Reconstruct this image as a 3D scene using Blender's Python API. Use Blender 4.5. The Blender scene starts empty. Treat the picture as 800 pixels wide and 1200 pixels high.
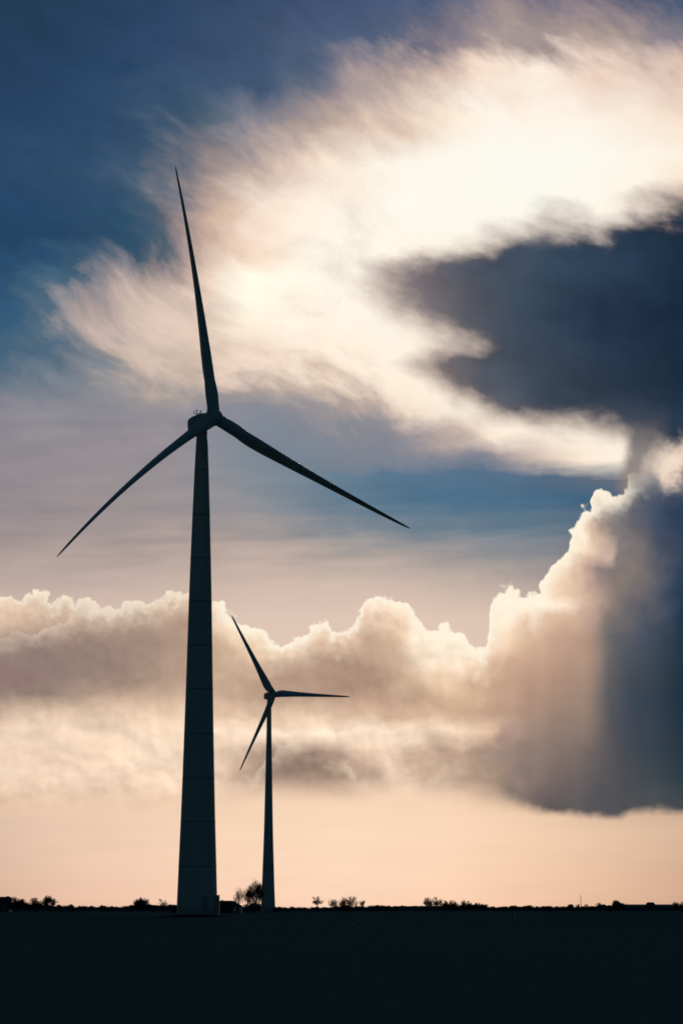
import bpy, bmesh, math, random
from mathutils import Vector, Matrix
random.seed(7)
S = bpy.context.scene
COL = S.collection
R = math.radians

# ---------------------------------------------------------------- camera
FPX = 2700.0                       # focal length in pixels of an 800 px wide frame
EYE = 1.2
PITCH = math.atan(466 / FPX)
cam = bpy.data.cameras.new('camera'); co = bpy.data.objects.new('camera', cam); COL.objects.link(co)
cam.sensor_fit = 'HORIZONTAL'; cam.sensor_width = 36; cam.lens = 36 * FPX / 800
cam.clip_start = 0.5; cam.clip_end = 60000
co.location = (0, 0, EYE); co.rotation_euler = (R(90) + PITCH, 0, 0)
S.camera = co

def gx(px, D):                     # ground x of a picture column at distance D
    return (px - 400) / FPX * D * math.cos(PITCH)
def hz(py, D):                     # height above ground of a picture row at distance D (near the horizon)
    return EYE + (1066 - py) / FPX * D * math.cos(PITCH)

# ---------------------------------------------------------------- materials
def lin(c):
    return tuple(((v/255)/12.92 if v/255 <= .04045 else ((v/255+.055)/1.055)**2.4) for v in c)
def mat(name, c1, c2, scale=1.0, rough=.6, bump=0.0, detail=5, metal=0, coords='Object', stretch=None, spec=.3):
    m = bpy.data.materials.new(name); m.use_nodes = True
    nt = m.node_tree; b = nt.nodes['Principled BSDF']
    tc = nt.nodes.new('ShaderNodeTexCoord'); n = nt.nodes.new('ShaderNodeTexNoise')
    n.inputs['Scale'].default_value = scale; n.inputs['Detail'].default_value = detail
    src = tc.outputs[coords]
    if stretch:
        mp = nt.nodes.new('ShaderNodeMapping'); mp.inputs['Scale'].default_value = stretch
        nt.links.new(src, mp.inputs[0]); src = mp.outputs[0]
    nt.links.new(src, n.inputs['Vector'])
    r = nt.nodes.new('ShaderNodeValToRGB')
    r.color_ramp.elements[0].position = .3; r.color_ramp.elements[1].position = .7
    r.color_ramp.elements[0].color = (*c1, 1); r.color_ramp.elements[1].color = (*c2, 1)
    nt.links.new(n.outputs['Fac'], r.inputs[0]); nt.links.new(r.outputs[0], b.inputs['Base Color'])
    b.inputs['Roughness'].default_value = rough; b.inputs['Metallic'].default_value = metal
    b.inputs['Specular IOR Level'].default_value = spec
    if bump:
        bp = nt.nodes.new('ShaderNodeBump'); bp.inputs['Strength'].default_value = bump
        nt.links.new(n.outputs['Fac'], bp.inputs['Height']); nt.links.new(bp.outputs[0], b.inputs['Normal'])
    return m
M_white = mat('turbine_paint', (.50,.50,.50), (.62,.62,.61), .35, .55, 0, 6, stretch=(1,1,.25))
M_seam  = mat('joint_seal', (.24,.27,.28), (.32,.34,.35), 1, .8)
M_blade = mat('blade_gelcoat', (.52,.55,.57), (.60,.62,.63), .5, .5)
M_dark  = mat('painted_steel', (.10,.11,.12), (.16,.17,.18), 2, .5, metal=.3)
M_cab   = mat('cabinet_paint', (.34,.35,.36), (.42,.43,.44), 1, .7)
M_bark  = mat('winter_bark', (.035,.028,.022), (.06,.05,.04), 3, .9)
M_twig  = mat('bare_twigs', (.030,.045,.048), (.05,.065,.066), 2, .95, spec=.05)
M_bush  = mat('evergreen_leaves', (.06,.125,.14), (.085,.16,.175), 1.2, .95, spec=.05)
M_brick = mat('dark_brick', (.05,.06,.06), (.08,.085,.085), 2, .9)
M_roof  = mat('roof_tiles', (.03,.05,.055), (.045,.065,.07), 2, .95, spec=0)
M_glass = mat('window_glass', (.45,.5,.52), (.6,.62,.62), 1, .2)
M_frame = mat('white_frame', (.7,.7,.68), (.8,.8,.78), 1, .6)
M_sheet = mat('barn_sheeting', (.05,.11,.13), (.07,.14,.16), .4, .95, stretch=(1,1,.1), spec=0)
M_gravel= mat('gravel', (.03,.035,.035), (.06,.065,.065), 4, 1, .4, spec=0)
M_conc  = mat('concrete', (.2,.2,.19), (.3,.29,.28), 1.5, .9, .2)
M_bird  = mat('white_feathers', (.55,.56,.58), (.8,.8,.8), 20, .8)
M_birdd = mat('dark_feathers', (.04,.04,.045), (.08,.08,.09), 20, .8)

# ---------------------------------------------------------------- object helpers
def link(name, bm, m, parent=None, loc=(0,0,0), smooth=False):
    me = bpy.data.meshes.new(name); bm.normal_update(); bm.to_mesh(me); bm.free()
    me.materials.append(m)
    if smooth:
        for p in me.polygons: p.use_smooth = True
    o = bpy.data.objects.new(name, me); COL.objects.link(o); o.location = loc
    if parent: o.parent = parent
    return o
def tag(o, label, cat, group=None, kind=None):
    o['label'] = label; o['category'] = cat
    if group: o['group'] = group
    if kind: o['kind'] = kind
    return o
def thing(name, label, cat, loc=(0,0,0), rz=0, group=None):
    o = bpy.data.objects.new(name, None); COL.objects.link(o); o.location = loc; o.rotation_euler = (0,0,rz)
    o.empty_display_size = .5
    return tag(o, label, cat, group)
def struct(o):
    o['kind'] = 'structure'; return o
def box(bm, c, s, bev=0, rot=None):
    mt = Matrix.Translation(c)
    if rot: mt = mt @ rot
    g = bmesh.ops.create_cube(bm, size=1, matrix=mt @ Matrix.Diagonal((*s, 1)))
    if bev:
        es = list({e for v in g['verts'] for e in v.link_edges})
        bmesh.ops.bevel(bm, geom=es, offset=bev, segments=3, affect='EDGES', profile=.5)
def tube(bm, a, b, r0, r1, n=6, cap=True):
    a = Vector(a); b = Vector(b); d = (b-a)
    if d.length < 1e-6: return
    q = d.to_track_quat('Z', 'Y')
    A = []; B = []
    for i in range(n):
        t = 2*math.pi*i/n; v = Vector((math.cos(t), math.sin(t), 0))
        A.append(bm.verts.new(a + q @ (v*r0))); B.append(bm.verts.new(b + q @ (v*r1)))
    for i in range(n):
        j = (i+1) % n; bm.faces.new((A[i], A[j], B[j], B[i]))
    if cap: bm.faces.new(A[::-1]); bm.faces.new(B)
def lathe(bm, prof, n=64, cap=True):
    rings = [[bm.verts.new((r*math.cos(2*math.pi*i/n), r*math.sin(2*math.pi*i/n), z)) for i in range(n)] for z, r in prof]
    for a, b in zip(rings, rings[1:]):
        for i in range(n):
            j = (i+1) % n; bm.faces.new((a[i], a[j], b[j], b[i]))
    if cap: bm.faces.new(rings[0][::-1]); bm.faces.new(rings[-1])

# ---------------------------------------------------------------- the sky
class E:                                              # tiny expression wrapper round math nodes
    nt = None
    def __init__(s, k): s.k = k
def _in(sock, v):
    if isinstance(v, E): E.nt.links.new(v.k, sock)
    else: sock.default_value = v
def mth(op, a, b=None, c=None, clamp=False):
    n = E.nt.nodes.new('ShaderNodeMath'); n.operation = op; n.use_clamp = clamp
    _in(n.inputs[0], a)
    if b is not None: _in(n.inputs[1], b)
    if c is not None: _in(n.inputs[2], c)
    return E(n.outputs[0])
E.__add__ = E.__radd__ = lambda a, b: mth('ADD', a, b)
E.__sub__ = lambda a, b: mth('SUBTRACT', a, b)
E.__rsub__ = lambda a, b: mth('SUBTRACT', b, a)
E.__mul__ = E.__rmul__ = lambda a, b: mth('MULTIPLY', a, b)
E.__truediv__ = lambda a, b: mth('DIVIDE', a, b)
def ss(a, b, x):                                      # smoothstep
    n = E.nt.nodes.new('ShaderNodeMapRange'); n.interpolation_type = 'SMOOTHSTEP'
    _in(n.inputs['Value'], x); n.inputs['From Min'].default_value = a; n.inputs['From Max'].default_value = b
    return E(n.outputs[0])
def ls(a, b, x):
    n = E.nt.nodes.new('ShaderNodeMapRange')
    _in(n.inputs['Value'], x); n.inputs['From Min'].default_value = a; n.inputs['From Max'].default_value = b
    return E(n.outputs[0])
def vec(x, y, z=0.0):
    n = E.nt.nodes.new('ShaderNodeCombineXYZ'); _in(n.inputs[0], x); _in(n.inputs[1], y); _in(n.inputs[2], z)
    return E(n.outputs[0])
def noise(x, y, size, detail=5, rough=.55, z=0.0, typ='FBM', lac=2.0):
    """centred noise, size = feature size in chart units; about -.5 .. .5"""
    n = E.nt.nodes.new('ShaderNodeTexNoise'); n.noise_dimensions = '2D'
    if typ != 'FBM': n.noise_type = typ
    _in(n.inputs['Vector'], vec(mth('MULTIPLY_ADD', x, 1.0/size, z*13.7 + 50.0), mth('MULTIPLY_ADD', y, 1.0/size, z*7.3 + 20.0)))
    n.inputs['Scale'].default_value = 1; n.inputs['Detail'].default_value = detail
    n.inputs['Roughness'].default_value = rough; n.inputs['Lacunarity'].default_value = lac
    return E(n.outputs['Fac']) - .5
def puffs(x, y, size, z=0.0, detail=2.0, smooth=.25):
    """rounded bumps, 1 on top of a bump, about 0 in the creases"""
    n = E.nt.nodes.new('ShaderNodeTexVoronoi'); n.voronoi_dimensions = '2D'; n.feature = 'SMOOTH_F1'
    n.normalize = False
    _in(n.inputs['Vector'], vec(mth('MULTIPLY_ADD', x, 1.0/size, z*13.7 + 50.0), mth('MULTIPLY_ADD', y, 1.0/size, z*7.3 + 20.0)))
    n.inputs['Scale'].default_value = 1; n.inputs['Detail'].default_value = detail
    n.inputs['Roughness'].default_value = .5; n.inputs['Smoothness'].default_value = smooth
    return 1.0 - E(n.outputs['Distance'])
def curve(pts, x, lo, hi, y0, y1):
    """piecewise function of x given as points"""
    n = E.nt.nodes.new('ShaderNodeFloatCurve'); c = n.mapping.curves[0]
    P = [((px-lo)/(hi-lo), (py-y0)/(y1-y0)) for px, py in pts]
    while len(c.points) < len(P): c.points.new(.5, .5)
    for q, p in zip(c.points, P): q.location = p; q.handle_type = 'AUTO'
    n.mapping.extend = 'HORIZONTAL'; n.mapping.update()
    _in(n.inputs['Value'], (x - lo) * (1.0/(hi-lo)))
    return E(n.outputs[0]) * float(y1-y0) + float(y0)
def rgb(c): return (*lin(c), 1)
def mix(f, a, b):
    n = E.nt.nodes.new('ShaderNodeMix'); n.data_type = 'RGBA'; n.clamp_factor = True
    _in(n.inputs[0], f); 
    for s_, v in ((n.inputs[6], a), (n.inputs[7], b)):
        if isinstance(v, E): E.nt.links.new(v.k, s_)
        else: s_.default_value = v if len(v) == 4 else rgb(v)
    return E(n.outputs[2])
def scale_col(a, f):
    n = E.nt.nodes.new('ShaderNodeVectorMath'); n.operation = 'SCALE'
    E.nt.links.new(a.k, n.inputs[0]); _in(n.inputs['Scale'], f)
    return E(n.outputs[0])
def ramp(x, lo, hi, stops):
    n = E.nt.nodes.new('ShaderNodeValToRGB'); cr = n.color_ramp; cr.interpolation = 'LINEAR'
    _in(n.inputs[0], (x - lo) * (1.0/(hi-lo)))
    st = sorted(stops.items())
    while len(cr.elements) > 1: cr.elements.remove(cr.elements[-1])
    for i, (p, c) in enumerate(st):
        e = cr.elements[0] if i == 0 else cr.elements.new((p-lo)/(hi-lo))
        e.position = (p-lo)/(hi-lo); e.color = rgb(c)
    return E(n.outputs[0])
def grid(rows, x, y, smooth=True):
    """colours over azimuth for a set of elevations, blended; kept in a node group of its own"""
    outer = E.nt; g = bpy.data.node_groups.new('sky_colours', 'ShaderNodeTree')
    g.interface.new_socket('x', in_out='INPUT', socket_type='NodeSocketFloat')
    g.interface.new_socket('y', in_out='INPUT', socket_type='NodeSocketFloat')
    g.interface.new_socket('c', in_out='OUTPUT', socket_type='NodeSocketColor')
    E.nt = g; gi = g.nodes.new('NodeGroupInput'); go = g.nodes.new('NodeGroupOutput')
    gx_, gy_ = E(gi.outputs[0]), E(gi.outputs[1])
    rows = sorted(rows.items()); col = None; py = None
    for ry, st in rows:
        c = ramp(gx_, 0, 800, st)
        col = c if col is None else mix((ss if smooth else ls)(py, ry, gy_), col, c)
        py = ry
    g.links.new(col.k, go.inputs[0])
    E.nt = outer; n = outer.nodes.new('ShaderNodeGroup'); n.node_tree = g
    _in(n.inputs[0], x); _in(n.inputs[1], y)
    return E(n.outputs[0])
def G(s):                                             # 'x r g b, x r g b' -> ramp stops
    d = {}
    for t in s.split(','):
        a = list(map(float, t.split())); d[a[0]] = tuple(a[1:])
    return d

def build_sky():
    w = bpy.data.worlds.new('World'); S.world = w; w.use_nodes = True
    nt = w.node_tree; E.nt = nt; nt.nodes.clear()
    out = nt.nodes.new('ShaderNodeOutputWorld'); bg = nt.nodes.new('ShaderNodeBackground')
    nt.links.new(bg.outputs[0], out.inputs[0])
    tc = nt.nodes.new('ShaderNodeTexCoord'); sp = nt.nodes.new('ShaderNodeSeparateXYZ')
    nt.links.new(tc.outputs['Generated'], sp.inputs[0])
    dx, dy, dz = (E(sp.outputs[i]) for i in range(3))
    az = mth('ARCTAN2', dx, dy); el = mth('ARCSINE', mth('MINIMUM', mth('MAXIMUM', dz, -1.0), 1.0))
    # sky chart: azimuth and elevation in units of 1/2700 rad, measured from north and from the horizon
    U = az * 2700.0 + 400.0
    V = 1066.0 - el * 2700.0

    # ---- high thin cloud and clear air: slow colours over azimuth for a set of elevations
    A = {
    -40: G('0 35 59 85, 200 43 66 97, 400 60 81 114, 600 80 96 126, 800 62 82 116'),
    15: G('0 36 61 86, 100 41 66 95, 200 47 71 102, 300 57 78 107, 400 70 87 119, 500 72 90 122, 560 110 110 130, 600 128 118 130, 640 110 108 130, 700 120 112 128, 760 75 88 118, 800 70 86 116'),
    60: G('0 36 62 89, 100 41 67 98, 200 51 74 106, 300 63 83 112, 400 76 95 124, 470 88 100 124, 520 125 118 130, 560 160 145 145, 600 172 155 150, 650 165 148 145, 700 180 160 152, 760 165 148 145, 800 135 128 138'),
    100: G('0 38 64 94, 100 42 70 101, 198 53 78 108, 298 65 88 115, 368 100 109 128, 418 150 138 144, 478 185 165 158, 528 215 190 175, 578 245 220 202, 640 253 236 218, 700 240 213 196, 760 230 204 188, 800 218 192 178'),
    150: G('0 40 67 98, 100 45 73 104, 198 59 84 110, 248 82 100 117, 298 120 124 140, 358 172 154 150, 398 195 172 160, 458 225 200 182, 528 252 235 215, 570 254 246 232, 700 254 245 230, 800 246 224 205'),
    200: G('0 43 72 103, 100 48 77 107, 158 61 87 113, 188 102 110 125, 238 155 139 138, 298 198 176 165, 358 228 203 186, 408 250 230 211, 478 254 247 233, 570 252 250 238, 700 252 250 238, 800 254 243 226'),
    250: G('0 41 71 104, 90 48 80 107, 140 76 96 115, 184 125 124 132, 200 172 150 143, 241 214 186 166, 282 240 218 200, 332 252 234 216, 408 255 245 229, 478 253 249 236, 640 252 250 238, 760 255 245 228, 800 248 226 206'),
    300: G('0 38 69 100, 98 49 80 106, 136 82 97 111, 172 143 130 132, 210 180 156 145, 240 206 178 160, 288 245 218 196, 338 254 240 222, 386 255 247 231, 500 255 247 231, 800 255 245 228'),
    345: G('0 48 84 116, 56 74 104 125, 70 122 128 138, 110 172 155 153, 174 205 183 170, 198 219 196 182, 248 238 215 197, 308 255 252 232, 388 255 246 230, 470 255 243 225, 800 255 243 225'),
    385: G('0 57 92 122, 36 84 108 128, 64 158 151 153, 104 189 170 162, 168 224 201 185, 218 223 200 183, 288 255 238 217, 358 255 244 227, 450 255 245 229, 520 255 242 224, 600 255 240 220, 800 255 240 220'),
    425: G('0 70 101 126, 60 84 108 128, 98 137 137 142, 138 200 180 167, 188 213 191 176, 238 209 187 170, 278 230 206 188, 328 240 216 197, 388 255 238 218, 470 255 243 226, 540 255 240 221, 800 255 240 220'),
    455: G('0 101 118 134, 100 128 134 143, 160 160 152 150, 220 168 157 154, 270 158 150 150, 320 168 155 150, 370 215 192 174, 410 246 224 204, 450 255 240 220, 540 255 240 221, 800 255 240 220'),
    485: G('0 128 130 141, 100 140 138 146, 200 148 142 149, 260 140 140 149, 310 138 141 150, 350 148 145 149, 409 182 164 155, 444 205 183 168, 484 246 225 205, 534 255 243 225, 624 255 243 225, 800 255 240 220'),
    515: G('0 138 134 143, 100 147 141 148, 200 150 144 150, 260 138 140 149, 320 128 136 148, 394 134 136 146, 444 142 140 148, 484 160 150 152, 529 206 184 170, 574 250 230 210, 644 255 243 225, 800 255 243 225'),
    545: G('0 142 136 143, 100 150 143 148, 200 152 145 150, 260 134 140 149, 320 124 136 149, 424 118 130 145, 484 126 132 146, 544 140 137 147, 594 168 156 154, 644 225 203 185, 684 252 233 213, 730 255 242 223, 800 255 240 220'),
    565: G('0 144 137 143, 100 151 143 147, 200 153 146 149, 280 136 141 149, 350 118 134 148, 400 100 124 144, 450 88 117 140, 520 88 115 140, 600 88 114 138, 640 84 108 132, 700 96 110 128, 760 110 110 122, 800 100 100 112'),
    595: G('0 149 140 144, 100 155 145 147, 200 156 147 149, 280 144 144 149, 360 118 134 147, 420 94 121 142, 500 78 112 138, 600 74 108 134, 680 66 100 126, 800 66 90 112'),
    625: G('0 158 146 146, 100 162 150 149, 200 165 152 150, 300 158 150 150, 400 138 142 148, 480 118 133 146, 560 106 126 142, 640 100 120 136, 800 90 100 115'),
    655: G('0 172 156 151, 100 177 160 154, 200 182 164 156, 300 184 166 157, 400 180 166 158, 480 168 158 154, 560 152 149 150, 620 140 140 144, 800 110 110 120'),
    690: G('0 190 170 161, 150 198 177 166, 300 208 185 171, 400 210 187 173, 500 206 184 170, 560 196 176 164, 640 180 164 156, 800 130 120 118'),
    730: G('0 215 190 174, 300 222 197 181, 480 224 199 182, 560 222 197 180, 800 190 165 150'),
    930: G('0 226 196 172, 100 234 202 177, 300 243 210 182, 450 246 213 184, 560 244 210 180, 640 225 192 165, 720 205 174 150, 800 190 162 142'),
    980: G('0 222 190 168, 100 236 203 178, 250 247 213 185, 400 251 218 189, 520 252 217 187, 600 246 210 179, 700 232 197 168, 800 216 182 156'),
    1030: G('0 222 186 163, 100 236 198 173, 250 250 211 184, 400 253 217 189, 520 252 214 183, 620 243 204 172, 720 228 188 158, 800 212 173 147'),
    1075: G('0 218 176 152, 100 234 190 164, 250 249 204 176, 400 252 210 180, 520 250 206 174, 620 240 195 163, 720 224 180 150, 800 206 165 140'),
    }
    # wispy distortion of the look-up, drawn out along the wind direction; less of it low down
    ca, sa = math.cos(R(-24)), math.sin(R(-24))
    w1 = noise(U, V, 240, 2, .5, 61.0); w2 = noise(U, V, 240, 2, .5, 67.0)
    Ux = U + w1*105.0; Vx = V + w2*105.0
    Ur = Ux*ca - Vx*sa; Vr = Ux*sa + Vx*ca
    amp = (1.0 - ss(430, 620, V)*.82) * (1.0 - .55*ss(540, 680, U)*ss(80, 130, V))
    n1 = noise(Ur*.7, Vr*1.3, 130, 8, .63, .3); n2 = noise(Ur*.7, Vr*1.3, 130, 8, .63, 5.3)
    # strands of the upper right cloud rise steeply
    cb, sb = math.cos(R(-58)), math.sin(R(-58))
    Us = U*cb + V*sb; Vs = V*cb - U*sb
    n3 = noise(Us*1.5, Vs*.6, 60, 7, .62, 9.1)
    strand = ss(300, 430, U) * (1.0 - ss(110, 230, V))
    amp1 = amp * (1.0 - strand*.6)
    lz = 1.0 - ss(150, 330, U)
    n4 = noise(Ur*.55, Vr*1.9, 40, 6, .6, 8.3)
    Ua = U + n4*lz*amp*95.0 - ss(215, 265, V)*(1.0 - ss(300, 352, V))*lz*30.0 + n1*amp1*(170.0 - lz*60.0) + n3*strand*30.0
    Va = V + n2*amp1*140.0 + n3*strand*85.0
    # thin level streaks in the calm air between the clouds
    st = noise(U*.22, V*1.6 + U*.05, 26, 4, .5, 2.2)
    calm = ss(440, 500, V) * (1.0 - ss(640, 720, V)) 
    Vb = Va + st*calm*46.0*(1.0 - ss(330, 520, U)*.55)
    base = grid(A, Ua, Vb, smooth=False)
    # small brightness texture of the veil
    tex = noise(Ur*.7, Vr*1.4, 46, 7, .62, 3.3)
    dusk = ss(90, 190, U)*(1.0 - ss(380, 500, U))*ss(190, 260, V)*(1.0 - ss(410, 470, V))
    patch = noise(Ur*.7, Vr*1.5, 85, 6, .6, 6.6)
    base = scale_col(base, 1.0 + mth('MINIMUM', patch + .05, .02)*dusk*.8)
    base = scale_col(base, 1.0 + tex*.26*amp*(1.0 - .7*ss(260, 360, U)*ss(150, 230, V))*(1.0 - ss(420, 520, U)*ss(120, 170, V)*.85) + st*calm*.22)
    hz_ = noise(U*.10, V + U*.012, 17, 5, .55, 71.0)
    base = scale_col(base, 1.0 + hz_*.10*ss(930, 990, V))
    # ---- big dark cloud on the right
    e1 = noise(U, V, 110, 4, .5, 1.1); e2 = noise(U, V, 110, 4, .5, 7.7)
    cd, sd = math.cos(R(14)), math.sin(R(14))
    Uw = U*cd + V*sd; Vw = V*cd - U*sd
    e3 = noise(Uw*.5, Vw*1.2, 44, 6, .55, 4.4); e4 = noise(U*.9, V*.9, 44, 6, .52, 14.4)
    Ud = U + e1*26.0 + e4*22.0; Vd = V + e2*20.0 + e3*30.0
    top = curve([(400,335),(430,325),(455,318),(490,312),(520,308),(545,296),(570,292),(600,286),(640,277),(680,274),(710,280),(735,272),(755,262),(800,255),(900,235)], Ud, 400, 900, 200, 600)
    bot = curve([(400,415),(450,422),(480,430),(505,442),(530,458),(560,477),(590,488),(610,492),(660,500),(700,505),(740,510),(770,524),(800,540),(900,590)], Ud, 400, 900, 200, 600)
    left = curve([(200,560),(295,520),(310,452),(322,436),(338,446),(352,458),(368,478),(382,496),(394,514),(404,524),(412,522),(420,506),(430,476),(440,462),(450,468),(465,496),(500,560),(600,640)], Vd, 200, 600, 400, 700)
    dt = Vd - top; db = bot - Vd; lx = Ud - left
    e5 = noise(Uw*.55, Vw*1.1, 70, 7, .56, 24.4); e6 = noise(U, V, 30, 5, .5, 27.0)
    far_r = ss(560, 700, U)
    dt = dt + e3*18.0 + e5*34.0; db = db + e4*16.0 + e5*14.0; lx = lx + e5*100.0
    dens = ss(-44, 36, dt) * ss(-40, 30, db) * ss(-84, 92, lx)
    dens = mth('ADD', dens, (e5*.30 + e6*.16)*dens*(1.0 - dens)*4.0, clamp=True)
    D = {
    240: G('400 120 110 112, 560 89 92 102, 640 70 81 99, 720 49 67 86, 800 40 57 76'),
    310: G('400 130 118 118, 500 103 98 105, 580 70 80 96, 660 51 70 88, 720 43 61 82, 800 30 49 70'),
    380: G('400 140 126 122, 490 119 110 112, 550 86 89 98, 620 56 70 88, 700 40 57 79, 800 25 42 62'),
    450: G('400 140 126 120, 520 115 106 107, 570 79 83 94, 640 58 71 86, 720 43 59 79, 800 27 44 62'),
    510: G('400 130 116 110, 600 93 93 99, 660 65 74 86, 740 56 66 81, 800 38 54 72'),
    560: G('400 120 110 108, 700 91 91 99, 760 87 88 96, 800 68 76 88'),
    }
    dcol = grid(D, Ud, Vd)
    dcol = scale_col(dcol, 1.0 + e1*.6 + e5*.8 + e4*.35)
    edge = mix(ls(.35, .95, dens), (150, 128, 122), dcol)
    sky = mix(mth('POWER', ls(.06, .88, dens), .85), base, edge)

    # ---- heap clouds: a long bank on the left that climbs into a wall on the right
    b1 = noise(U, V, 80, 6, .52, 11.0); b2 = noise(U, V, 80, 6, .52, 17.0)
    pf = puffs(U + b1*18.0, V + b2*18.0, 30, .37, 2.5, .18)
    pf2 = puffs(U + b2*8.0, V + b1*8.0, 11, 2.2, 2.0, .15)
    q1 = noise(U, V, 24, 5, .55, 21.0)
    right = ss(560, 640, U)
    Uc = U + b1*(10.0 + 8.0*right) + (pf - .55)*(right*11.0)
    bump = (pf - .55)*18.0 + (pf2 - .5)*(6.0 - right*2.5) + q1*5.0*(1.0 - right*.7)
    tops = curve([(0,702),(20,697),(45,696),(65,703),(100,705),(125,712),(150,703),(175,705),(200,697),(222,692),(245,702),(265,711),(285,722),(305,736),(320,748),(336,748),(352,740),(376,728),(396,739),(404,738),(411,728),(421,712),(434,700),(450,697),(474,703),(485,712),(495,725),(505,740),(522,732),(535,736),(545,746),(556,753),(566,748),(573,722),(578,700),(592,686),(612,692),(628,688),(633,672),(645,650),(658,636),(672,618),(683,602),(692,588),(706,577),(722,578),(735,568),(750,560),(800,556),(860,550)], Uc, 0, 860, 500, 800)
    slope = curve([(0,0),(400,0),(410,.9),(430,.3),(470,.2),(490,.8),(520,0),(545,.2),(570,2.2),(590,1),(610,.2),(630,2.4),(650,1.4),(680,1.5),(700,.3),(750,.3),(860,0)], Uc, 0, 860, 0, 3)
    d0 = V - tops + bump
    dist = d0 / mth('SQRT', slope*slope*.6 + 1.0)
    cov = ss(-1.5, 3.5, dist)
    base_y = curve([(0,965),(120,960),(240,955),(300,946),(420,948),(480,952),(530,956),(575,955),(600,954),(640,957),(700,961),(730,959),(760,953),(800,958),(860,960)], U + b1*14.0, 0, 860, 800, 1000)
    soft = 48.0 - 34.0*ss(550, 650, U)
    bd = (base_y - V + b2*16.0 + q1*8.0 + 6.0) / soft
    cov = cov * ss(0, 1, bd)
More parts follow.
